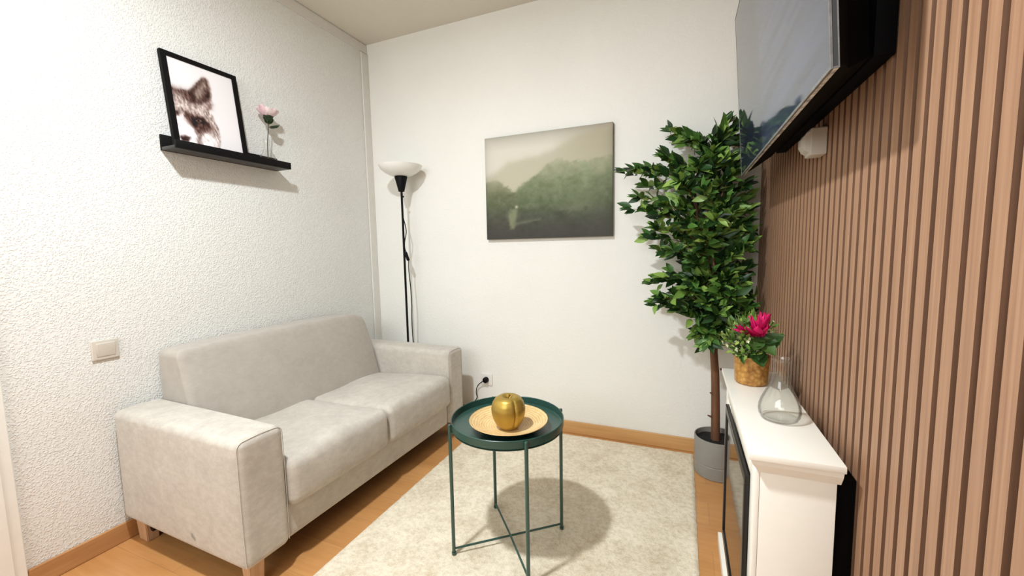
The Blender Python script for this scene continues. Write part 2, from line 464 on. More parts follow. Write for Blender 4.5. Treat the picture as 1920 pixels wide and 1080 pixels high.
# ------------------------------------------------------------------ sofa
sofa = thing('sofa', 'pale grey suede two-seat sofa with square arms along the left wall', 'sofa', (.024, -1.622, 0), math.radians(-1.4))
L, Dp, aw, AT = 1.428, .775, .172, .56
def arm(y0, y1):
    def f(p, u):
        # the arms are softly stuffed: a shallow crown on top
        p = p.copy()
        if u.z > .6: p.z += .006 * (1 - u.y * u.y) * (1 - u.x * u.x * .5)
        p.y += .004 * u.y * (1 - u.x ** 2) * (1 - u.z ** 2)
        return p
    return rbox(BM(), (0, y0, .105), (Dp, y1, AT), .028, 10, 5, f)
a1 = finish('armrest', arm(0, aw), M['sofa_worn'], sofa, True, 60)
a2 = finish('armrest', arm(L - aw + .012, L), M['sofa'], sofa, True, 60)
def outline(y0, y1):
    r = .026; x = Dp - .0080; pts = []
    z0, z1 = .12, AT - .0035
    pts += [(x, y0 + .006, z0), (x, y0 + .0035, .3), (x, y0 + .004, z1 - r)]
    for k in range(1, 6): 
        a = PI / 2 * k / 6; pts.append((x, y0 + .004 + r * (1 - math.cos(a)), z1 - r + r * math.sin(a)))
    pts += [(x, (y0 + y1) / 2, z1 + .004)]
    for k in range(1, 6):
        a = PI / 2 * (1 - k / 6); pts.append((x, y1 - .004 - r * (1 - math.cos(a)), z1 - r + r * math.sin(a)))
    pts += [(x, y1 - .004, z1 - r), (x, y1 - .0035, .3), (x, y1 - .006, z0)]
    return pts
finish('seam_piping', tube(BM(), outline(0, aw), .0013, 8), M['seam'], a1, True)
finish('seam_piping', tube(BM(), outline(L - aw + .012, L), .0013, 8), M['seam'], a2, True)
finish('seat_base', rbox(BM(), (.04, aw + .001, .108), (Dp - .022, L - aw + .011, .245), .012, 6, 3), M['sofa'], sofa, True, 60)
def cushion(y0, y1, dz):
    def f(p, u):
        p = p.copy()
        t = (p.x - .2) / .6
        if u.z > 0: p.z += (.016 * (1 - u.y ** 4) * (1 - u.x ** 4) * u.z) + (t - .5) * .03 * u.z + dz * u.z
        else: p.z -= .004 * (1 - u.y * u.y)
        if u.x > 0: p.x += .010 * u.x * (1 - u.y ** 4) * (1 - u.z * u.z)
        p.z += .004 * math.sin(p.y * 17 + p.x * 9) * max(0, u.z)
        return p
    return rbox(BM(), (.19, y0, .232), (Dp + .012, y1, .405), .034, 12, 5, f)
b = BM(); box(b, .03, Dp - .05, .03, L - .03, .1005, .1045); finish('shade_sheet', b, M['black'], sofa, True)  # unseen black sheet added to deepen the shade under the sofa
mid = aw + (L - 2 * aw) / 2
finish('seat_cushion', cushion(aw + .003, mid - .001, .0), M['sofa'], sofa, True, 60)
finish('seat_cushion', cushion(mid + .001, L - aw + .009, -.004), M['sofa'], sofa, True, 60)
def bk(p, u):
    p = p.copy()
    t = (p.z - .25) / .53
    if u.x > -.5: p.x -= .155 * t * (u.x + .5) / 1.5
    if u.x > 0: p.x += .02 * (1 - u.y ** 4) * (1 - (2 * t - 1) ** 2) * u.x
    if u.z > 0:
        p.z += .012 * (1 - abs(u.y) ** 3) * u.z
        e = max(0, (u.y - .86) / .14); p.z -= .05 * e * e * u.z * max(0, u.z * .6 + .4)
    return p
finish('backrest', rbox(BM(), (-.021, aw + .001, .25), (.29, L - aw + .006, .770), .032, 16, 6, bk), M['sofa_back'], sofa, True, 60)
def sleg(x, y, w, d):
    b = BM(); r = bmesh.ops.create_cube(b, size=1)
    for v in r['verts']:
        k = 1 if v.co.z > 0 else .82
        v.co = Vector((x + v.co.x * w * k, y + v.co.y * d * k, .0535 + v.co.z * .107))
    bmesh.ops.bevel(b, geom=b.edges[:], offset=.003, segments=2, affect='EDGES')
    return b
for (x, y, w, d) in ((.055, .055, .075, .05), (Dp - .06, .06, .05, .055), (.055, L - .055, .075, .05), (Dp - .06, L - .06, .05, .055)):
    finish('leg', sleg(x, y, w, d), M['leg_wood'], sofa, True)
b = BM(); tube(b, [(.115, .05, .106), (.115, .05, .07)], .012); tube(b, [(.115, .04, .066), (.115, .06, .066)], .014)
finish('bolt', b, M['black'], sofa, True)

# ------------------------------------------------------------------ rug
rx0, rx1, ry0, ry1 = .9, 2.2, -1.98, -.045
NX, NY = 150, 220
b = BM(); grid = []
for j in range(NY + 1):
    row = []
    for i in range(NX + 1):
        x = rx0 + (rx1 - rx0) * i / NX; yy = ry0 + (ry1 - ry0) * j / NY
        e = min(i, NX - i, j, NY - j)
        h = .0085 + .0022 * noise.noise((x * 70, yy * 70, 0)) + .001 * noise.noise((x * 16, yy * 16, 4))
        jx = .003 * noise.noise((x * 30, yy * 30, 9)) if i in (0, NX) else 0
        jy = .003 * noise.noise((x * 30, yy * 30, 19)) if j in (0, NY) else 0
        if e == 0: h = .0015
        row.append(b.verts.new((x + jx, yy + jy, h)))
    grid.append(row)
for j in range(NY):
    for i in range(NX):
        b.faces.new((grid[j][i], grid[j][i + 1], grid[j + 1][i + 1], grid[j + 1][i]))
tag(finish('rug', b, M['rug'], smooth=180), 'cream mottled low-pile rug under the green tray table', 'rug')

# ------------------------------------------------------------------ tray table
TX, TY, TA = 1.507, -1.061, 3.832
tbl = thing('tray_table', 'round dark green metal tray table with four thin rod legs', 'table', (TX, TY, .013), 0)
b = BM()
lathe(b, [(0, .501), (.207, .501), (.2125, .504), (.2135, .529), (.2155, .531), (.2175, .529), (.2165, .502), (.211, .497), (0, .497)], (TX, TY, 0), 72)
finish('tray', b, M['green'], tbl)
b = BM(); ring = []
for (r, z) in ((.208, .494), (.214, .494), (.214, .4965), (.208, .4965)): ring.append((r, z))
lathe(b, ring + [ring[0]], (TX, TY, 0), 72)
bmesh.ops.remove_doubles(b, verts=b.verts[:], dist=1e-5)
finish('tray_support_ring', b, M['green'], tbl)
for k in range(4):
    a = TA + k * PI / 2; c, s = math.cos(a), math.sin(a)
    b = BM(); R = .2245
    tube(b, [(TX + R * c, TY + R * s, .0135), (TX + R * c, TY + R * s, .0165), (TX + R * c, TY + R * s, .525), (TX + R * c, TY + R * s, .5275)], [.0055, .0068, .0068, .005], 14)
    lg = finish('leg', b, M['green'], tbl)
    b = BM(); tube(b, [(TX + (R - .002) * c, TY + (R - .002) * s, .4955), (TX + .21 * c, TY + .21 * s, .4955)], .004, 8)
    finish('bracket', b, M['green'], lg)
    b = BM(); lathe(b, [(0, 0), (.0085, 0), (.0085, .009), (.0, .009)], (TX + R * c, TY + R * s, .0125), 16)
    finish('foot', b, M['green'], lg)
for k in range(2):
    a = TA + k * PI / 2; c, s = math.cos(a), math.sin(a); R = .2185; z = .034 + k * .0
    zz = [.034, .034 + (.0055 if k else -.0), .034]
    b = BM(); tube(b, [(TX + R * c, TY + R * s, .034), (TX, TY, .034 + (.008 if k else 0)), (TX - R * c, TY - R * s, .034)], .004, 10)
    finish('cross_bar', b, M['green'], tbl)

# bamboo plate with the gold apple
PX, PY = 1.528, -1.098
b = BM()
lathe(b, [(0, .010), (.07, .010), (.105, .018), (.135, .030), (.146, .036), (.1475, .038), (.1485, .036)], (PX, PY, .5013), 72)
for f in b.faces: f.material_index = 0
n0 = len(b.faces)
lathe(b, [(.1485, .036), (.138, .026), (.105, .012), (.072, .0005), (0, .0005)], (PX, PY, .5013), 72)
for i, f in enumerate(b.faces): f.material_index = 0 if i < n0 else 1
bmesh.ops.remove_doubles(b, verts=b.verts[:], dist=1e-5)
bmesh.ops.translate(b, vec=(-PX, -PY, -.5013), verts=b.verts[:])
o = finish('plate', b, [M['bamboo'], M['plate_under']]); o.location = (PX, PY, .5013)
tag(o, 'shallow round coiled bamboo plate on the green tray table', 'plate')

AX, AY, AZ = 1.537, -1.118, .5113
ap = thing('apple', 'shiny gold decorative apple standing on the bamboo plate', 'apple', (AX, AY, AZ))
prof = [(0, .012), (.012, .006), (.022, .0008), (.034, .003), (.047, .018), (.057, .038), (.0625, .060), (.063, .078), (.0585, .098), (.049, .113), (.036, .1205), (.024, .121), (.014, .115), (.006, .107), (0, .104)]
pp = []
for i in range(len(prof) - 1):
    for k in range(3):
        t = k / 3; pp.append((prof[i][0] * (1 - t) + prof[i + 1][0] * t, prof[i][1] * (1 - t) + prof[i + 1][1] * t))
pp.append(prof[-1])
ga = math.radians(-42)
def crease(r, z, a):
    d = (a - ga + PI) % (2 * PI) - PI
    s = math.sin(min(1, max(0, z / .12)) * PI) ** .4
    k = 1 - .11 * math.exp(-(d / .07) ** 2) * s + .02 * math.exp(-((abs(d) - .22) / .12) ** 2) * s
    k *= 1 + .018 * math.cos(5 * a + .5) * (1 if z > .09 else .4)
    return r * k, z
finish('body', lathe(BM(), pp, (AX, AY, AZ), 96, crease), M['gold'], ap, smooth=70)
finish('stem', tube(BM(), smooth_path([(AX, AY, AZ + .103), (AX + .001, AY, AZ + .115), (AX + .006, AY + .002, AZ + .126)], 4), [.004] * 8 + [.005], 10), M['gold_stem'], ap)

# ------------------------------------------------------------------ photo ledge, framed fox, vase and rose
led = thing('picture_ledge', 'black picture ledge on the left wall holding a framed fox print', 'shelf', (.0, -1.07, 1.635))
b = BM(); box(b, .0006, .012, -1.349, -.787, 1.635, 1.703, .001); finish('back_panel', b, M['black_shelf'], led)
b = BM(); box(b, .0122, .104, -1.349, -.787, 1.635, 1.648, .001); finish('shelf_board', b, M['shelf_board'], led)
b = BM(); box(b, .1042, .115, -1.349, -.787, 1.635, 1.670, .001); finish('front_lip', b, M['black_shelf'], led)

fr = thing('framed_print', 'thin black frame with a fox print leaning on the black ledge', 'picture', (.05, -1.165, 1.6485))
p0 = Vector((.072, -1.331, 1.6502)); ev = Vector((-.050, 0, .415)); eu = Vector((0, .330, 0)); nrm = Vector((.415, 0, .050)).normalized()
wu = .023 / .330; wv = .021 / .418
def bar(u0, u1, v0, v1, d0, d1):
    b = BM(); vs = []
    for d in (d0, d1):
        for (u, v) in ((u0, v0), (u1, v0), (u1, v1), (u0, v1)):
            vs.append(b.verts.new(p0 + eu * u + ev * v + nrm * d))
    for q in ((0, 1, 2, 3), (4, 5, 6, 7), (0, 1, 5, 4), (1, 2, 6, 5), (2, 3, 7, 6), (3, 0, 4, 7)): b.faces.new([vs[i] for i in q])
    return b
def merge(bms):
    out = BM()
    for x in bms:
        me = bpy.data.meshes.new('tmp'); x.to_mesh(me); x.free(); out.from_mesh(me); bpy.data.meshes.remove(me)
    return out
finish('frame', merge([bar(0, 1, 0, wv, -.012, .006), bar(0, 1, 1 - wv, 1, -.012, .006), bar(0, wu, wv, 1 - wv, -.012, .006), bar(1 - wu, 1, wv, 1 - wv, -.012, .006)]), M['black'], fr, smooth=0)
finish('backing_board', bar(.02, .98, .02, .98, -.0125, -.006), M['black'], fr, smooth=0)
# the print: half of a fox face in sepia pencil
P = dict(head=[[0.002, 0.647], [0.107, 0.651], [0.225, 0.663], [0.314, 0.718], [0.416, 0.81], [0.489, 0.876], [0.55, 0.9], [0.592, 0.879], [0.611, 0.804], [0.612, 0.725], [0.6, 0.629], [0.584, 0.52], [0.539, 0.477], [0.581, 0.401], [0.621, 0.318], [0.653, 0.205], [0.637, 0.097], [0.586, -0.05], [-0.05, -0.05], [-0.05, 0.641]],
 ear_dark=[[0.233, 0.64], [0.32, 0.714], [0.432, 0.815], [0.531, 0.888], [0.584, 0.85], [0.585, 0.718], [0.548, 0.591], [0.38, 0.524], [0.275, 0.525]],
 ear_light=[[0.35, 0.658], [0.433, 0.763], [0.532, 0.836], [0.554, 0.776], [0.503, 0.736], [0.437, 0.615], [0.361, 0.565]],
 muzzle=[[0.04, 0.34], [0.106, 0.337], [0.165, 0.238], [0.24, 0.191], [0.273, 0.122], [0.263, -0.05], [-0.05, -0.05], [0.0, 0.269]],
 cheek=[[0.289, 0.1], [0.406, 0.185], [0.515, 0.179], [0.58, 0.126], [0.577, -0.05], [0.275, -0.05]],
 cheekline=[[0.285, 0.113], [0.333, 0.146], [0.325, 0.042], [0.285, -0.05], [0.258, -.05]],
 eyezone=[[0.121, 0.389], [0.249, 0.38], [0.379, 0.358], [0.492, 0.317], [0.552, 0.252], [0.506, 0.204], [0.349, 0.149], [0.26, 0.157], [0.193, 0.231], [0.153, 0.297]],
 eyebrow=[[0.242, 0.329], [0.317, 0.358], [0.407, 0.351], [0.478, 0.291], [0.341, 0.28], [0.239, 0.241]],
 eye=[[0.288, 0.307], [0.334, 0.336], [0.383, 0.321], [0.337, 0.292]],
 nose=[[0.02, 0.065], [0.099, 0.102], [0.156, 0.076], [0.127, 0.022], [0.046, 0.014]],
 eye2=[[-0.01, 0.357], [0.053, 0.374], [0.054, 0.325], [-0.01, 0.304]],
 brow=[[-0.05, 0.645], [0.223, 0.656], [0.306, 0.583], [0.331, 0.513], [0.204, 0.532], [0.076, 0.587], [-0.05, 0.581]],
 earside=[[0.505, 0.58], [0.6, 0.577], [0.579, 0.506], [0.498, 0.5]])
W_, H_ = 250, 316
U, V = np.meshgrid(np.linspace(0, 1, W_), np.linspace(0, 1, H_))
wob = (fbm(U, V, 14, 3, 5) - .5) * .03; wob2 = (fbm(U, V, 14, 3, 15) - .5) * .03
Uw, Vw = U + wob, V + wob2
fur = fbm(U * .8 + V * .35, V - U * .3, 60, 3, 21, 24); fur2 = fbm(U, V, 9, 4, 33)
img = np.ones((H_, W_, 3)) * C3(232, 225, 226) - (fbm(U, V, 2, 2, 2)[..., None] - .5) * 10
img = over(img, C3(186, 168, 162), mask(P['head'], Uw, Vw, .012))
inner = mask(P['head'], Uw, Vw, .01)
img = img + ((fur - .5) * 70 * inner)[..., None] + ((fur2 - .5) * 50 * inner)[..., None]
dkc = C3(106, 80, 74)
img = over(img, C3(104, 78, 72), mask(P['brow'], Uw, Vw, .04) * .8)
img = over(img, C3(120, 94, 86), mask(P['earside'], Uw, Vw, .03) * .6)
img = over(img, C3(92, 68, 64), mask(P['ear_dark'], Uw, Vw, .02) * .85)
img = over(img, C3(190, 174, 162), mask(P['ear_light'], Uw, Vw, .04) * .8)
img = over(img, C3(104, 76, 70), mask(P['eyezone'], Uw, Vw, .03) * .8)
img = over(img, C3(240, 234, 234), mask(P['muzzle'], Uw, Vw, .03) * .9)
img = over(img, C3(240, 232, 230), mask(P['cheek'], Uw, Vw, .04) * .8)
img = over(img, C3(120, 98, 92), mask(P['cheekline'], Uw, Vw, .02) * .7)
img = over(img, C3(56, 38, 36), mask(P['eyebrow'], Uw, Vw, .02) * .8)
img = over(img, C3(176, 156, 140), mask(P['eye'], U, V, .008))
img = over(img, C3(40, 28, 28), np.exp(-(((U - .333) / .022) ** 2 + ((V - .313) / .016) ** 2)))
img = over(img, C3(92, 68, 64), mask(P['nose'], Uw, Vw, .016))
img = over(img, C3(60, 44, 42), np.exp(-(((U - .07) / .02) ** 2 + ((V - .045) / .012) ** 2)) * .8)
img = over(img, C3(100, 78, 74), mask(P['eye2'], Uw, Vw, .02))
img = img + ((fur - .5) * 60 * inner)[..., None]
img = img + (np.clip(150 + (img - 165) * 1.45, 20, 246) - img) * inner[..., None]; g_ = img.mean(2, keepdims=True); img = g_ + (img - g_) * .72
pp0 = p0 + eu * wu + ev * wv + nrm * .001
painted('print', img, pp0, eu * (1 - 2 * wu), ev * (1 - 2 * wv), paint_mat('sepia_print', .5, .3), fr)

# small glass vase with a pink rose, at the right end of the ledge
VX, VY, VZ = .062, -.883, 1.6485
b = BM(); lathe(b, [(.0415, .006), (.042, .02), (.036, .042), (.022, .064), (.0145, .085), (.0135, .115), (.0165, .13)], (VX, VY, VZ), 40)
va = thing('bud_vase', 'small clear glass bud vase at the right end of the black ledge', 'vase', (VX, VY, VZ))
finish('glass_body', b, M['glass'], va)
b = BM(); lathe(b, [(.0165, .13), (.0178, .1315), (.0165, .133), (.0152, .1315), (.0165, .13)], (VX, VY, VZ), 32); bmesh.ops.remove_doubles(b, verts=b.verts[:], dist=1e-6)
finish('rim', b, M['glass_base'], va)
b = BM(); lathe(b, [(0, .0012), (.034, .0012), (.039, .005), (.034, .0075), (0, .0068)], (VX, VY, VZ), 32)
finish('base', b, M['glass_base'], va)

def petal(bm, base, d, up, ln, wd, cup=.35, n=5, m=4, tip=.0, curl=0):
    """a cupped petal from base towards d, its inside facing up"""
    d = Vector(d).normalized(); s = d.cross(Vector(up)).normalized(); u = s.cross(d).normalized(); base = Vector(base)
    rows = []
    for i in range(n + 1):
        t = i / n
        w = wd * (math.sin(PI * min(1, (.12 + .88 * t) ** (1.0 if not tip else .75))) ** (.6 if not tip else .9)) if t < 1 or tip else wd * .25
        if t == 1: w = wd * (.02 if tip else .45)
        row = []
        for j in range(m + 1):
            q = j / m * 2 - 1
            p = base + d * (ln * t) + s * (w * q * .5) + u * (cup * ln * (t * t * .8 - .25 * t) + cup * wd * q * q * .4 - curl * ln * max(0, t - .6) ** 2 * 3)
            row.append(bm.verts.new(p))
        rows.append(row)
    for A, B in zip(rows, rows[1:]):
        for j in range(m): bm.faces.new((A[j], A[j + 1], B[j + 1], B[j]))

rs = thing('rose', 'pale pink artificial rose standing in the small glass bud vase', 'flower', (VX - .004, VY + .004, VZ + .009))
RX, RY, RZ = VX + .002, VY + .018, 1.905
finish('stem', tube(BM(), smooth_path([(VX - .004, VY + .004, VZ + .0095), (VX, VY + .004, VZ + .1), (VX + .002, VY + .012, VZ + .18), (RX, RY, RZ - .03)], 6), .0024, 8), M['rose_stem'], rs)
b = BM()
for k in range(8):
    a = k * 2 * PI / 8 + .3
    petal(b, (RX, RY, RZ - .012), (math.cos(a), math.sin(a), .42), (0, 0, 1), .064, .062, .45)
for k in range(6):
    a = k * 2 * PI / 6
    petal(b, (RX, RY, RZ - .01), (math.cos(a) * .6, math.sin(a) * .6, 1), (-math.cos(a), -math.sin(a), .5), .05, .05, .4)
for k in range(4):
    a = k * 2 * PI / 4 + .5
    petal(b, (RX, RY, RZ - .01), (math.cos(a) * .3, math.sin(a) * .3, 1), (-math.cos(a), -math.sin(a), .3), .045, .04, .3)
petal(b, (RX, RY - .012, RZ), (.1, -.9, .7), (0, 0, 1), .056, .05, .4)
finish('blossom', b, M['pink'], rs, smooth=180)
b = BM(); lathe(b, [(0, -.042), (.006, -.04), (.012, -.03), (.018, -.016), (.016, -.008), (0, -.006)], (RX, RY, RZ), 16)
for k in range(5):
    a = k * 2 * PI / 5 + .8
    petal(b, (RX, RY, RZ - .038), (math.cos(a) * .6, math.sin(a) * .6, .75), (-math.cos(a), -math.sin(a), .4), .056, .044, .2, tip=1)
finish('calyx', b, M['rose_leaf'], rs, smooth=180)
b = BM(); petal(b, (RX + .002, RY + .008, RZ - .062), (.1, 1, .35), (.4, 0, 1), .055, .042, .3, tip=1)
petal(b, (RX + .004, RY + .002, RZ - .06), (.5, .7, .15), (.4, 0, 1), .04, .028, .3, tip=1)
finish('leaves', b, M['rose_leaf'], rs, smooth=180)

# ------------------------------------------------------------------ landscape canvas
cv = thing('canvas_picture', 'frameless canvas print of misty green forest hills on the back wall', 'picture', (1.34, -.0006, 1.238))
x0, x1, z0, z1 = .937, 1.746, 1.237, 1.879
b = BM(); box(b, x0, x1, -.0285, -.0006, z0, z1, .002)
finish('stretcher', b, plain('canvas_side', rgb(112, 108, 96), .8), cv)
W_, H_ = 230, 180
U, V = np.meshgrid(np.linspace(0, 1, W_), np.linspace(0, 1, H_))
n1 = (fbm(U, V, 10, 4, 40) - .5); n2 = (fbm(U, V, 26, 4, 50) - .5)
img = np.ones((H_, W_, 3)) * C3(216, 210, 194)
img = over(img, C3(176, 170, 154), np.clip((V - .86) * 6, 0, 1) * .7)
img = over(img, C3(172, 160, 136), np.clip((U - .55) * 2.2, 0, 1) * np.clip((V - .3) * 2, 0, 1) * .75)
far = [[-.05, .605], [.1, .662], [.195, .746], [.332, .776], [.443, .776], [.573, .83], [.758, .93], [1.05, .955], [1.05, -.1], [-.05, -.1]]
img = over(img, C3(170, 164, 132), mask(far, U + n1 * .03, V + n1 * .05, .025) * .55)
left = [[-.05, .564], [.099, .595], [.169, .521], [.249, .461], [.283, .418], [.3, -.1], [-.05, -.1]]
main = [[.261, .46], [.284, .498], [.364, .55], [.387, .581], [.431, .603], [.508, .685], [.593, .729], [.718, .698], [.859, .706], [1.05, .723], [1.05, -.1], [.2, -.1]]
tone = np.clip(1 - V / .66, 0, 1)[..., None]
def treec(top, m_, bot): 
    return np.where(tone < .5, C3(*top) * (1 - 2 * tone) + C3(*m_) * 2 * tone, C3(*m_) * (2 - 2 * tone) + C3(*bot) * (2 * tone - 1))
tc = treec((136, 146, 110), (98, 110, 78), (62, 62, 58)) + n2[..., None] * 34 + n1[..., None] * 20
mm = mask(main, U + n2 * .05, V + n2 * .07, .012) * np.clip(.45 + (.72 - V) * 3.2 + n1 * .8, .35, 1)
img = over(img, tc, mm)
tl = treec((140, 140, 104), (96, 104, 74), (70, 68, 62)) + n2[..., None] * 30
img = over(img, tl, mask(left, U + n2 * .05, V + n2 * .06, .012) * np.clip(.5 + (.58 - V) * 3.5, .4, 1))
img = over(img, C3(70, 68, 62), np.clip((.34 - V) * 3.4, 0, 1) * .75)
img = over(img, C3(84, 82, 70), np.clip((U - .75) * 3, 0, 1) * np.clip((.6 - V) * 2, 0, 1) * .5)
img = over(img, C3(140, 148, 110), mask([[.212, .288], [.259, .292], [.27, .217], [.233, .097], [.204, .098], [.194, .221]], U + n2 * .03, V, .012) * .75)
img = over(img, C3(186, 186, 160), np.exp(-(((U - .262) / .012) ** 2 + ((V - .31) / .014) ** 2)))
img = over(img, C3(120, 122, 98), mask([[.235, .118], [.36, .16], [.46, .172], [.46, .188], [.34, .178], [.235, .145]], U, V + n2 * .03, .012) * .6)
img = over(img, C3(126, 128, 100), mask([[.603, .27], [.81, .40], [.87, .3], [.708, .235]], U + n2 * .1, V + n2 * .12, .03) * .4)
edge = np.exp(-np.minimum(np.minimum(U, 1 - U), 1 - V) / .03)
img = img * (1 - .12 * edge[..., None]); g_ = img.mean(2, keepdims=True); img = g_ + (img - g_) * .85
painted('print', img, (x0 + .001, -.0292, z0 + .001), (x1 - x0 - .002, 0, 0), (0, 0, z1 - z0 - .002), paint_mat('canvas_paint', .7, .2), cv)

# ------------------------------------------------------------------ floor lamp
LX, LY = .366, -.15
lamp = thing('floor_lamp', 'black uplighter floor lamp with white bowl shade in the far left corner', 'lamp', (LX, LY, .0005))
finish('base', lathe(BM(), [(0, .0005), (.118, .0005), (.12, .004), (.117, .012), (.05, .02), (.014, .03), (0, .032)], (LX, LY, 0), 48), M['black'], lamp)
finish('pole', tube(BM(), [(LX, LY, .0325), (LX, LY, 1.5715)], .0075, 16), M['black'], lamp)
finish('socket_cone', lathe(BM(), [(0, 1.572), (.019, 1.572), (.02, 1.576), (.042, 1.668), (.041, 1.672), (0, 1.672)], (LX, LY, 0), 40), M['black'], lamp)
finish('lamp_shade', lathe(BM(), [(0, 1.6722), (.045, 1.6725), (.075, 1.680), (.105, 1.696), (.130, 1.717), (.141, 1.737), (.143, 1.742), (.140, 1.742), (.127, 1.721), (.102, 1.700), (.072, 1.684), (.044, 1.677), (0, 1.6765)], (LX, LY, 0), 64), M['opal'], lamp)
b = BM(); tube(b, [(LX + .0065, LY - .003, 1.537), (LX + .017, LY - .005, 1.537)], .006); finish('rotary_switch', b, M['black'], lamp)
cord = [(LX + .004, LY - .009, 1.50), (LX + .007, LY - .011, 1.46), (LX + .007, LY - .010, 1.42), (LX + .02, LY - .004, 1.35), (LX + .024, LY, 1.30), (LX + .013, LY - .006, 1.24), (LX + .010, LY - .004, 1.19), (LX + .022, LY, 1.155), (LX + .030, LY + .004, 1.11), (LX + .027, LY + .006, 1.05), (LX + .033, LY + .01, .92), (LX + .036, LY + .01, .8), (LX + .030, LY + .012, .7), (LX + .032, LY + .014, .55), (LX + .04, LY + .03, .3), (LX + .08, LY + .085, .12), (LX + .16, LY + .118, .084), (.6, -.028, .082), (.68, -.026, .083), (.764, -.024, .098), (.806, -.022, .125), (.826, -.022, .155), (.822, -.022, .19), (.828, -.024, .225), (.846, -.028, .252), (.872, -.035, .273), (.886, -.042, .283)]
cd = finish('cord', tube(BM(), smooth_path(cord, 5), .0032, 8), M['black'], lamp)
b = BM(); rbox(b, (-.008, -.012, -.032), (.008, .012, .032), .0075, 2, 3)
b.transform(Matrix.Translation((LX + .023, LY - .002, 1.137)) @ Matrix.Rotation(math.radians(-20), 4, 'Y')); finish('cord_switch', b, M['black'], cd)
b = BM(); tube(b, [(.8965, -.0105, .2865), (.8965, -.034, .2865), (.894, -.042, .2855)], [.019, .019, .012], 20); finish('plug', b, M['black'], cd)

# wall socket and light switch
so = thing('wall_socket', 'white square wall socket with a black plug low on the back wall', 'socket', (.8965, -.0006, .25))
b = BM(); rbox(b, (.854, -.010, .246), (.939, -.0006, .327), .004, 2, 3); finish('plate', b, M['socket'], so)
b = BM(); lathe(b, [(.021, 0), (.024, 0), (.024, .0012), (.021, .0012), (.021, 0)], (0, 0, 0), 32); b.transform(Matrix.Translation((.8965, -.0101, .2865)) @ Matrix.Rotation(PI / 2, 4, 'X'))
bmesh.ops.remove_doubles(b, verts=b.verts[:], dist=1e-6); finish('recess_ring', b, M['socket'], so)
sw = thing('light_switch', 'pearl grey rocker light switch on the left wall above the sofa arm', 'switch', (.0006, -1.61, .77))
b = BM(); rbox(b, (.0006, -1.654, .768), (.010, -1.568, .848), .005, 2, 3); finish('plate', b, M['switch'], sw)
b = BM(); rbox(b, (.0101, -1.640, .783), (.0145, -1.582, .835), .002, 2, 2, lambda p, u: p + Vector((.003 * u.z if u.x > 0 else 0, 0, 0))); finish('rocker', b, M['switch'], sw)

# ------------------------------------------------------------------ mantel fireplace
F0, F1 = -1.443, -.735
fp = thing('electric_fireplace', 'white electric fireplace mantel with black glass front against the slatted wall', 'fireplace', (2.365, -1.09, 0))
b = BM(); box(b, 2.272, 2.455, F0, F1, .685, .701, .002); finish('mantel_shelf', b, M['mantel'], fp)
b = BM()
for (z0, z1, o0, o1) in ((.672, .6848, .006, .010), (.650, .672, .010, .026)):
    vs = []
    for (z, off) in ((z1, o0), (z0, o1)):
        vs.append([b.verts.new(q) for q in ((2.272 + off, F0 + off * .8, z), (2.452, F0 + off * .8, z), (2.452, F1 - off * .8, z), (2.272 + off, F1 - off * .8, z))])
    for k in range(4): b.faces.new((vs[0][k], vs[0][(k + 1) % 4], vs[1][(k + 1) % 4], vs[1][k]))
    b.faces.new(vs[0]); b.faces.new(vs[1])
finish('crown_moulding', b, M['mantel'], fp, smooth=0)
b = BM(); box(b, 2.300, 2.446, F0 + .023, F1 - .023, .042, .652, .0015)
finish('surround', b, M['mantel'], fp)
b = BM(); box(b, 2.4462, 2.4862, F0 + .046, F1 - .05, .0, .6515); finish('gap_shade_board', b, M['tv_black'], fp)  # black board added to fill the shaded gap behind the surround, no real part
b = BM(); box(b, 2.2885, 2.2995, F0 + .0225, F0 + .078, .042, .650, .001); box(b, 2.2885, 2.2995, F1 - .078, F1 - .0225, .042, .650, .001)
box(b, 2.2885, 2.2995, F0 + .0782, F1 - .0782, .612, .650, .001); box(b, 2.2885, 2.2995, F0 + .0782, F1 - .0782, .042, .112, .001)
finish('front_panel', b, M['mantel'], fp)
b = BM(); box(b, 2.273, 2.448, F0 + .012, F1 - .018, 0, .0415, .002); finish('plinth', b, M['mantel'], fp)
y0, y1, z0, z1 = -1.362, -.865, .115, .605
b = BM()
for (a0, a1, c0, c1) in ((y0, y1, z0, z0 + .028), (y0, y1, z1 - .024, z1), (y0, y0 + .020, z0 + .0282, z1 - .0242), (y1 - .020, y1, z0 + .0282, z1 - .0242)):
    box(b, 2.277, 2.2883, a0, a1, c0, c1, .0008)
ins = finish('fire_insert_frame', b, M['insert'], fp)
b = BM(); box(b, 2.2772, 2.2882, y1 + .0003, y1 + .004, z0, z1, .0005); finish('edge_strip', b, M['insert_edge'], ins)
b = BM(); box(b, 2.281, 2.2882, y0 + .0203, y1 - .0203, z0 + .0285, z1 - .0245); finish('fire_glass', b, M['fireglass'], ins)

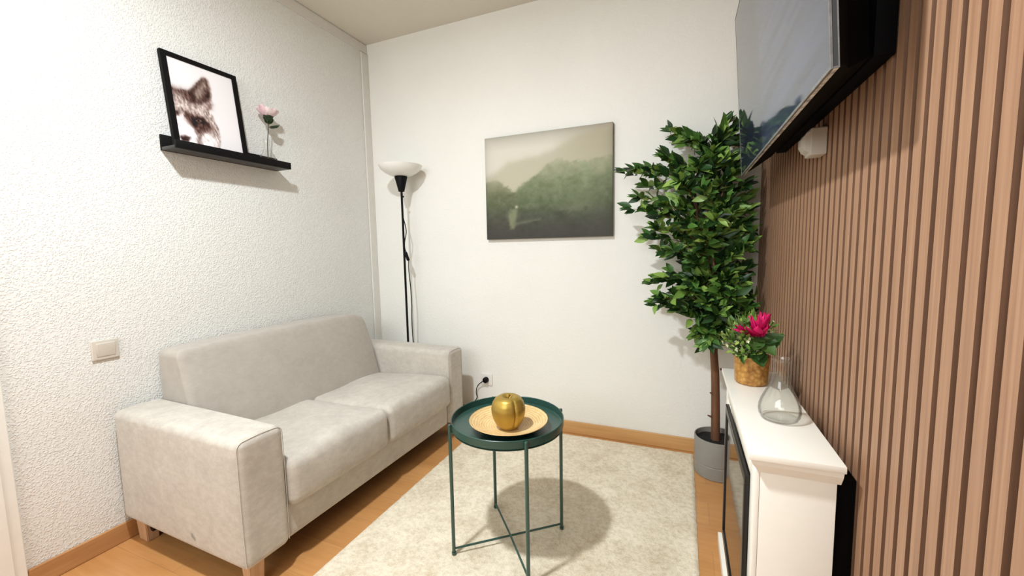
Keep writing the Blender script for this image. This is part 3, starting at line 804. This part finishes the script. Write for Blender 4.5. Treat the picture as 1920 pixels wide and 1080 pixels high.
# glass carafe on the mantel
GX, GY, GZ = 2.374, -1.208, .7015
ca = thing('carafe', 'clear glass flask-shaped vase standing on the white fireplace mantel', 'vase', (GX, GY, GZ))
pr = [(0, .003), (.038, .003), (.044, .006), (.0485, .014), (.0505, .026), (.049, .040), (.044, .056), (.036, .073), (.0275, .090), (.0220, .106), (.0190, .124), (.0180, .142), (.0188, .156), (.0215, .166)]
b = BM(); lathe(b, pr[2:], (GX, GY, GZ), 56); lathe(b, [(q - .003, z) for q, z in pr[2:]], (GX, GY, GZ), 56); finish('glass_body', b, M['glass'], ca, smooth=60)
b = BM(); lathe(b, [(.0215, .166), (.0232, .1675), (.0215, .169), (.0200, .1675), (.0215, .166)], (GX, GY, GZ), 40); bmesh.ops.remove_doubles(b, verts=b.verts[:], dist=1e-6)
finish('rim', b, M['glass_base'], ca)
b = BM(); lathe(b, [(0, .0003), (.038, .0003), (.0435, .004), (.040, .0095), (.02, .0065), (0, .0095)], (GX, GY, GZ), 48); finish('base', b, M['glass_base'], ca)

# flower arrangement in a bronze pot on the mantel
QX, QY, QZ = 2.348, -.895, .7013
fl = thing('flower_pot', 'small bronze textured pot with one magenta bloom on the fireplace mantel', 'potted flowers', (QX, QY, QZ))
finish('pot', lathe(BM(), [(0, .0), (.044, .0), (.049, .006), (.0515, .05), (.0545, .092), (.055, .098), (.051, .098), (.048, .085), (0, .082)], (QX, QY, QZ), 48), M['goldpot'], fl)
rnd = random.Random(11)
def onball(c, r, k):
    while 1:
        v = Vector((rnd.uniform(-1, 1), rnd.uniform(-1, 1), rnd.uniform(-1, 1)))
        if .15 < v.length < 1: return Vector(c) + Vector((v.x * r[0], v.y * r[1], v.z * r[2])) * (k + (1 - k) * v.length) / 1, v.normalized()
fol = BM(); tin = BM(); stm = BM()
blobs = [((2.325, -.93, .865), (.066, .055, .066), 150), ((2.300, -.90, .845), (.048, .05, .05), 80), ((2.345, -.87, .885), (.05, .05, .055), 70), ((2.385, -.86, .875), (.045, .05, .045), 50), ((2.33, -.945, .825), (.05, .035, .03), 60)]
for c, r, n in blobs:
    for _ in range(n):
        p, d = onball(c, r, .75)
        dd = (d + Vector((rnd.uniform(-.6, .6), rnd.uniform(-.6, .6), rnd.uniform(-.1, .8)))).normalized()
        petal(fol, p, dd, (rnd.uniform(-.3, .3), rnd.uniform(-.3, .3), 1), rnd.uniform(.016, .028), rnd.uniform(.010, .016), .3, 2, 2, tip=1)
    for _ in range(n // 5):
        p, d = onball(c, (r[0] * 1.08, r[1] * 1.08, r[2] * 1.08), .95)
        for q in range(5):
            a = q * 2 * PI / 5; s1 = d.orthogonal().normalized(); s2 = d.cross(s1)
            petal(tin, p, s1 * math.cos(a) + s2 * math.sin(a) + d * .5, d, rnd.uniform(.005, .009), .006, .3, 2, 2)
    for _ in range(n // 8):
        p, d = onball(c, r, .6)
        tube(stm, smooth_path([(QX + rnd.uniform(-.02, .02), QY + rnd.uniform(-.02, .02), QZ + .083), (p + Vector((QX, QY, QZ + .09))) / 2, p], 3), .0012, 5)
finish('filler_foliage', fol, M['filler'], fl, smooth=180)
finish('filler_blossoms', tin, M['tiny'], fl, smooth=180)
BX, BY, BZ = 2.352, -.955, .876
tube(stm, smooth_path([(QX, QY - .01, QZ + .083), (2.350, -.93, .84), (BX, BY, BZ)], 4), .003, 8)
finish('stems', stm, M['stem'], fl)
b = BM()
for k in range(9):
    a = k * 2 * PI / 9
    petal(b, (BX, BY, BZ), (math.cos(a) - .25, math.sin(a) * .8, .45), (0, 0, 1), .062 if math.cos(a) < .2 else .05, .036, .3, tip=1)
for k in range(9):
    a = k * 2 * PI / 9 + .3
    petal(b, (BX + .004, BY, BZ), (math.cos(a) * .7 + .05, math.sin(a) * .65, 1), (-math.cos(a), -math.sin(a), .5), .070, .038, .25, tip=1)
for k in range(7):
    a = k * 2 * PI / 7
    petal(b, (BX + .008, BY, BZ), (math.cos(a) * .35 + .2, math.sin(a) * .35, 1), (-math.cos(a), -math.sin(a), .2), .080, .034, .2, tip=1)
for (dx, dy, dz, l_) in ((-1, -.1, .18, .078), (-.95, -.4, .28, .074), (-1, .2, .35, .07), (.35, -.2, 1, .085), (-.35, -.3, .9, .07)):
    petal(b, (BX, BY, BZ), (dx, dy, dz), (.1, -.2, 1), l_, .038, .18, tip=1)
finish('magenta_bloom', b, M['magenta'], fl, smooth=180)
fl.children[-1]['label'] = 'magenta pointed-petal bloom'
b = BM()
for (bx, by, bz, d, ln, wd) in ((2.358, -.958, .868, (-.25, -.5, -.45), .06, .045), (2.365, -.95, .868, (.35, -.45, -.55), .075, .05), (2.375, -.945, .858, (1, .05, .3), .06, .048), (2.38, -.95, .84, (1, -.2, .75), .062, .042), (2.36, -.95, .845, (-.1, -.4, -.75), .055, .045), (2.355, -.95, .822, (.1, -.35, -.4), .06, .05), (2.365, -.95, .868, (.9, -.3, -.2), .05, .04)):
    petal(b, (bx, by, bz), d, (0, -.7, .7), ln, wd, .25, 5, 4, tip=1)
finish('broad_leaves', b, M['posy_leaf'], fl, smooth=180)

# ------------------------------------------------------------------ ficus
FX, FY = 2.305, -.2
fc = thing('potted_ficus', 'tall artificial ficus tree in a grey pot in the far right corner', 'plant', (FX, FY, .0))
finish('pot', lathe(BM(), [(0, .0), (.100, .0), (.104, .004), (.1055, .066), (.1035, .068), (.1035, .0705), (.1060, .0725), (.1085, .196), (.1075, .199), (.1030, .199), (.1015, .17), (0, .168)], (FX, FY, 0), 64), M['pot'], fc)
finish('soil', lathe(BM(), [(0, .176), (.05, .178), (.100, .1735)], (FX, FY, 0), 40, lambda r, z, a: (r, z + .003 * math.sin(5 * a + r * 90))), M['soil'], fc)
T0 = [(2.297, -.2, .172), (2.293, -.2, .35), (2.287, -.2, .52), (2.276, -.2, .66), (2.266, -.2, .80), (2.252, -.2, .96), (2.241, -.2, 1.12), (2.235, -.2, 1.28), (2.238, -.2, 1.45), (2.250, -.2, 1.60)]
b = BM(); tp = smooth_path(T0, 6)
tube(b, tp, [.0215 - .015 * (i / len(tp)) ** 1.2 for i in range(len(tp))], 12)
T1 = [(2.284, -.205, .62), (2.295, -.215, .8), (2.285, -.22, .98), (2.262, -.23, 1.12), (2.275, -.24, 1.3), (2.31, -.22, 1.5)]
T2 = [(2.268, -.195, .78), (2.225, -.19, .95), (2.215, -.2, 1.12), (2.19, -.22, 1.3), (2.17, -.22, 1.48)]
for T in (T1, T2):
    q = smooth_path(T, 6); tube(b, q, [.010 - .006 * i / len(q) for i in range(len(q))], 8)
for (x, yy, z) in ((2.277, -.213, .42), (2.309, -.211, .55), (2.273, -.214, .30)):
    tube(b, [(x, yy, z), (x + (x - 2.291) * .9, yy - .006, z + .008)], [.006, .003], 6)
finish('trunk', b, M['bark'], fc, smooth=60)
tips = [(2.056, -0.12, 1.76), (2.1, -0.15, 1.71), (2.162, -0.2, 1.692), (2.208, -0.12, 1.678), (2.301, -0.2, 1.74), (2.347, -0.15, 1.737), (2.391, -0.12, 1.683), (2.281, -0.25, 1.666), (2.241, -0.3, 1.592), (1.836, -0.2, 1.555), (1.889, -0.24, 1.555), (1.973, -0.15, 1.573), (2.037, -0.25, 1.61), (1.873, -0.2, 1.37), (1.922, -0.3, 1.412), (1.936, -0.1, 1.489), (1.978, -0.3, 1.336), (1.968, -0.2, 1.22), (2.006, -0.32, 1.255), (2.013, -0.15, 1.155), (2.08, -0.3, 1.15), (2.136, -0.22, 1.116), (2.171, -0.33, 1.098), (2.049, -0.36, 1.365), (2.106, -0.36, 1.473), (2.144, -0.38, 1.273), (2.208, -0.38, 1.414), (2.266, -0.38, 1.292), (2.236, -0.36, 1.197), (2.321, -0.3, 1.488), (2.388, -0.2, 1.448), (2.411, -0.12, 1.392), (2.362, -0.2, 1.574), (2.334, -0.33, 1.316), (2.388, -0.25, 1.269), (2.42, -0.15, 1.336), (2.455, -0.18, 1.238), (2.44, -0.14, 1.181), (2.413, -0.25, 1.169), (2.364, -0.3, 1.145), (2.335, -0.12, 1.17), (2.197, -0.08, 1.34), (2.119, -0.08, 1.4), (2.27, -0.07, 1.502), (2.303, -0.3, 1.368), (2.186, -0.3, 1.549), (2.295, -0.33, 1.557), (2.174, -0.1, 1.188), (2.284, -0.3, 1.221),
 (1.992, -0.2, 0.983), (2.028, -0.3, 1.018), (2.079, -0.15, 1.03), (2.007, -0.25, 0.882), (2.044, -0.35, 0.917), (2.101, -0.1, 0.918), (2.117, -0.32, 0.863), (2.174, -0.3, 1.006), (2.202, -0.12, 1.035), (2.15, -0.36, 0.96), (2.178, -0.3, 0.823), (2.205, -0.25, 0.736), (2.246, -0.3, 0.709), (2.232, -0.37, 0.9), (2.279, -0.35, 0.849), (2.329, -0.3, 0.792), (2.342, -0.36, 0.927), (2.323, -0.3, 1.021), (2.4, -0.2, 1.053), (2.43, -0.15, 1.011), (2.44, -0.18, 0.948), (2.445, -0.22, 0.914), (2.425, -0.28, 0.869), (2.389, -0.25, 0.838), (2.368, -0.3, 0.983), (2.289, -0.33, 0.96), (2.316, -0.2, 0.732), (2.284, -0.12, 0.757), (2.426, -0.12, 0.901)]
def leaf(bm, p, d, up, ln, wd):
    d = d.normalized(); s = d.cross(up)
    if s.length < 1e-3: s = d.orthogonal()
    s.normalize(); u = s.cross(d).normalized()
    prof = ((0, .06), (.18, .62), (.42, 1), (.68, .74), (.88, .3), (1, .0))
    rows = []
    droop = rnd.uniform(.05, .25)
    for (t, w) in prof:
        c = p + d * (ln * t) - u * (droop * ln * t * t)
        e = u * (.16 * wd * w)
        if w == 0: rows.append([bm.verts.new(c)])
        else: rows.append([bm.verts.new(c - s * wd * w / 2 + e), bm.verts.new(c), bm.verts.new(c + s * wd * w / 2 + e)])
    for A, B in zip(rows, rows[1:]):
        for j in range(2):
            if len(B) == 1: bm.faces.new((A[j], A[j + 1], B[0]))
            else: bm.faces.new((A[j], A[j + 1], B[j + 1], B[j]))
LB = BM(); BB = BM()
trunkpts = [Vector(p) for p in tp] + [Vector(p) for p in smooth_path(T1, 4)] + [Vector(p) for p in smooth_path(T2, 4)]
def okp(p): return p.x < 2.470 and p.y < -.03
for t in tips:
    tip = Vector(t)
    upper = tip.z > 1.09
    zt = max(.95, min(1.58, tip.z - .12)) if upper else max(.62, min(.93, tip.z - .06))
    root = min(trunkpts, key=lambda q: abs(q.z - zt) * 2 + (Vector((q.x, q.y)) - Vector((tip.x, tip.y))).length * .3)
    dist = (tip - root).length
    m1 = root.lerp(tip, .45) + Vector((0, 0, .10 * dist + .01))
    if tip.z < .77: m1 += Vector((0, -.02, .05))
    path = smooth_path([root, m1, tip], 7)
    tube(BB, path, [.0032 - .0022 * i / len(path) for i in range(len(path))], 5)
    n = len(path)
    k = 0; start = max(1, int(n * (.30 if dist > .2 else .12)))
    for i in range(start, n):
        d = (path[i] - path[i - 1]).normalized()
        for rep in range(2 if i % 3 else 3):
            k += 1
            side = d.cross(Vector((0, 0, 1)));  side = side.normalized() if side.length > .05 else Vector((1, 0, 0))
            sg = 1 if k % 2 else -1
            ld = d * rnd.uniform(.35, .9) + side * sg * rnd.uniform(.4, 1.0) + Vector((rnd.uniform(-.4, .4), rnd.uniform(-.55, .15), rnd.uniform(-.55, .85)))
            p = path[i] + Vector((rnd.uniform(-.012, .012), rnd.uniform(-.012, .012), rnd.uniform(-.012, .012)))
            ln = rnd.uniform(.054, .090)
            if not okp(p + ld.normalized() * ln * 1.05): 
                ld = Vector((-.6, -.5, rnd.uniform(-.2, .6)))
                if not okp(p + ld.normalized() * ln) : continue
            pe = p + ld.normalized() * ln
            if pe.z < .62: continue
            if min(pe.z, p.z) < 1.09 and max(pe.z, p.z) > 1.045 and not 2.15 < p.x < 2.40: continue
            leaf(LB, p, ld, Vector((rnd.uniform(-.9, .7), rnd.uniform(-1.5, -.1), rnd.uniform(.1, .9))).normalized(), ln, ln * rnd.uniform(.38, .48))
    d = (path[-1] - path[-2]).normalized()
    for ddx in (0, .5, -.5):
        ld = d + Vector((ddx, rnd.uniform(-.2, .1), rnd.uniform(.0, .6)))
        if okp(path[-1] + ld.normalized() * .07): leaf(LB, path[-1].copy(), ld, Vector((rnd.uniform(-.4, .4), -.6, 1)).normalized(), .068, .034)
finish('branches', BB, M['bark'], fc, smooth=60)
finish('foliage', LB, M['ficus'], fc, smooth=180)

# ------------------------------------------------------------------ television on the slatted wall
tv = thing('television', 'large black flat television tilted down from the slatted wall', 'television', (2.474, -1.02, 1.78))
ang = math.atan2(.042, .645)
o0 = Vector((2.350, 0, 1.465)); vv = Vector((-.042, 0, .645)); nn = Vector((.645, 0, .042)).normalized()   # nn points to the wall
HL = vv.length; vv.normalize()
def tvp(y, v, d): return o0 + Vector((0, y, 0)) + vv * v + nn * d
def tvbox(ya, yb, v0, v1, d0, d1, bev=0):
    b = BM(); vs = [b.verts.new(tvp(y, v, d)) for d in (d0, d1) for (y, v) in ((ya, v0), (yb, v0), (yb, v1), (ya, v1))]
    for q in ((0, 1, 2, 3), (4, 5, 6, 7), (0, 1, 5, 4), (1, 2, 6, 5), (2, 3, 7, 6), (3, 0, 4, 7)): b.faces.new([vs[i] for i in q])
    bmesh.ops.recalc_face_normals(b, faces=b.faces[:])
    if bev: bmesh.ops.bevel(b, geom=b.edges[:], offset=bev, segments=2, affect='EDGES')
    return b
Y0, Y1 = -1.598, -.435
def face_mats(o, under, side):
    o.data.materials.append(under); o.data.materials.append(side)
    for p in o.data.polygons:
        if p.normal.z < -.8: p.material_index = 1
        elif abs(p.normal.y) > .8: p.material_index = 2
cab = finish('cabinet', tvbox(Y0, Y1, 0, HL, .0035, .0125, .0008), M['tv_black'], tv, smooth=0)
face_mats(cab, M['tv_under'], M['tv_side'])
finish('bezel', merge([tvbox(Y0, Y1, 0, .006, 0, .0034), tvbox(Y0, Y1, HL - .004, HL, 0, .0034), tvbox(Y0, Y0 + .004, .0061, HL - .0041, 0, .0034), tvbox(Y1 - .003, Y1, .0061, HL - .0041, 0, .0034)]), M['silver'], tv, smooth=0)
finish('side_trim', merge([tvbox(Y0 - .0012, Y0 - .0002, 0, HL, .0105, .0125), tvbox(Y0 - .0012, Y0 - .0002, 0, .003, .0036, .0104)]), M['silver'], cab, smooth=0)
finish('screen', tvbox(Y0 + .0042, Y1 - .0032, .0062, HL - .0042, .0006, .0034), M['screen'], tv, smooth=0)
b = BM(); vs = []
for (d, ya, yb, v0, v1) in ((.0127, Y0 + .006, Y1 - .006, .004, HL - .01), (.024, Y0 + .02, Y1 - .02, .010, HL - .03), (.050, Y0 + .085, Y1 - .06, .022, HL - .12), (.098, Y0 + .135, Y1 - .09, .05, HL - .2)):
    vs.append([b.verts.new(tvp(y, v, d)) for (y, v) in ((ya, v0), (yb, v0), (yb, v1), (ya, v1))])
for A, B in zip(vs, vs[1:]):
    for k in range(4): b.faces.new((A[k], A[(k + 1) % 4], B[(k + 1) % 4], B[k]))
b.faces.new(vs[0]); b.faces.new(vs[-1])
finish('rear_housing', b, M['tv_black'], tv, smooth=0)  # back of the set, deepened so its black stands in for shade
b = BM(); box(b, 2.452, XS - .0005, -1.455, -.56, 1.523, 1.99, .003)
finish('bracket_shade_block', b, M['tv_black'], tv)  # mount block sized to cover the shaded slats with black

bx = thing('socket_adapter', 'small white plug adapter on the slatted wall under the television', 'adapter', (2.486, -1.04, 1.418))
b = BM(); rbox(b, (2.447, -1.070, 1.418), (2.4865, -1.010, 1.492), .004, 2, 3); finish('body', b, M['adapter'], bx)
b = BM(); vs = []
for (x, m_) in ((2.4468, .004), (2.437, .010), (2.428, .024)):
    vs.append([b.verts.new((x, -1.070 + m_ * .6 + .002, 1.422 + m_)), b.verts.new((x, -1.012 - m_ * .5, 1.422 + m_)), b.verts.new((x, -1.012 - m_ * .5, 1.488 - m_)), b.verts.new((x, -1.070 + m_ * .6 + .002, 1.488 - m_))])
for A, B in zip(vs, vs[1:]):
    for k in range(4): b.faces.new((A[k], A[(k + 1) % 4], B[(k + 1) % 4], B[k]))
b.faces.new(vs[0]); b.faces.new(vs[-1]); finish('front_cap', b, M['adapter'], bx, smooth=0)

# ------------------------------------------------------------------ light
ld = bpy.data.lights.new('ceiling_lamp', 'AREA'); ld.shape = 'DISK'; ld.size = .13; ld.energy = 59; ld.color = (.895, .962, 1)
lo_ = bpy.data.objects.new('ceiling_lamp', ld); COL.objects.link(lo_); lo_.location = (1.15, -2.0, 2.6)
fd = bpy.data.lights.new('rear_fill_light', 'AREA'); fd.shape = 'RECTANGLE'; fd.size = 2.0; fd.size_y = 1.1; fd.energy = 42; fd.color = (.87, .955, 1)  # added fill from behind the camera, no real source there
fo = bpy.data.objects.new('rear_fill_light', fd); COL.objects.link(fo); fo.location = (1.1, YB + .1, 1.95); fo.rotation_euler = (math.radians(90), 0, 0)
w = bpy.data.worlds.new('World'); SC.world = w; w.use_nodes = True
w.node_tree.nodes['Background'].inputs['Color'].default_value = (.9, .92, 1, 1); w.node_tree.nodes['Background'].inputs['Strength'].default_value = .0

# ------------------------------------------------------------------ camera
cam = bpy.data.cameras.new('camera'); co = bpy.data.objects.new('camera', cam); COL.objects.link(co)
cam.sensor_fit = 'HORIZONTAL'; cam.sensor_width = 36; cam.lens = 36 * 771.9065 / 1920; cam.clip_start = .02
yaw, pit, rol = .3945, .0950, -.0197
fw = Vector((-math.sin(yaw) * math.cos(pit), math.cos(yaw) * math.cos(pit), -math.sin(pit)))
r0 = Vector((math.cos(yaw), math.sin(yaw), 0)); u0 = r0.cross(fw)
r = r0 * math.cos(rol) + u0 * math.sin(rol); u = -r0 * math.sin(rol) + u0 * math.cos(rol)
co.matrix_world = Matrix(((r.x, u.x, -fw.x, 2.1262), (r.y, u.y, -fw.y, -2.4755), (r.z, u.z, -fw.z, 1.1745), (0, 0, 0, 1)))
SC.camera = co
SC.cycles.transparent_max_bounces = 32
SC.view_settings.view_transform = 'Standard'; SC.view_settings.look = 'None'
SC.view_settings.exposure = 0; SC.view_settings.gamma = 1
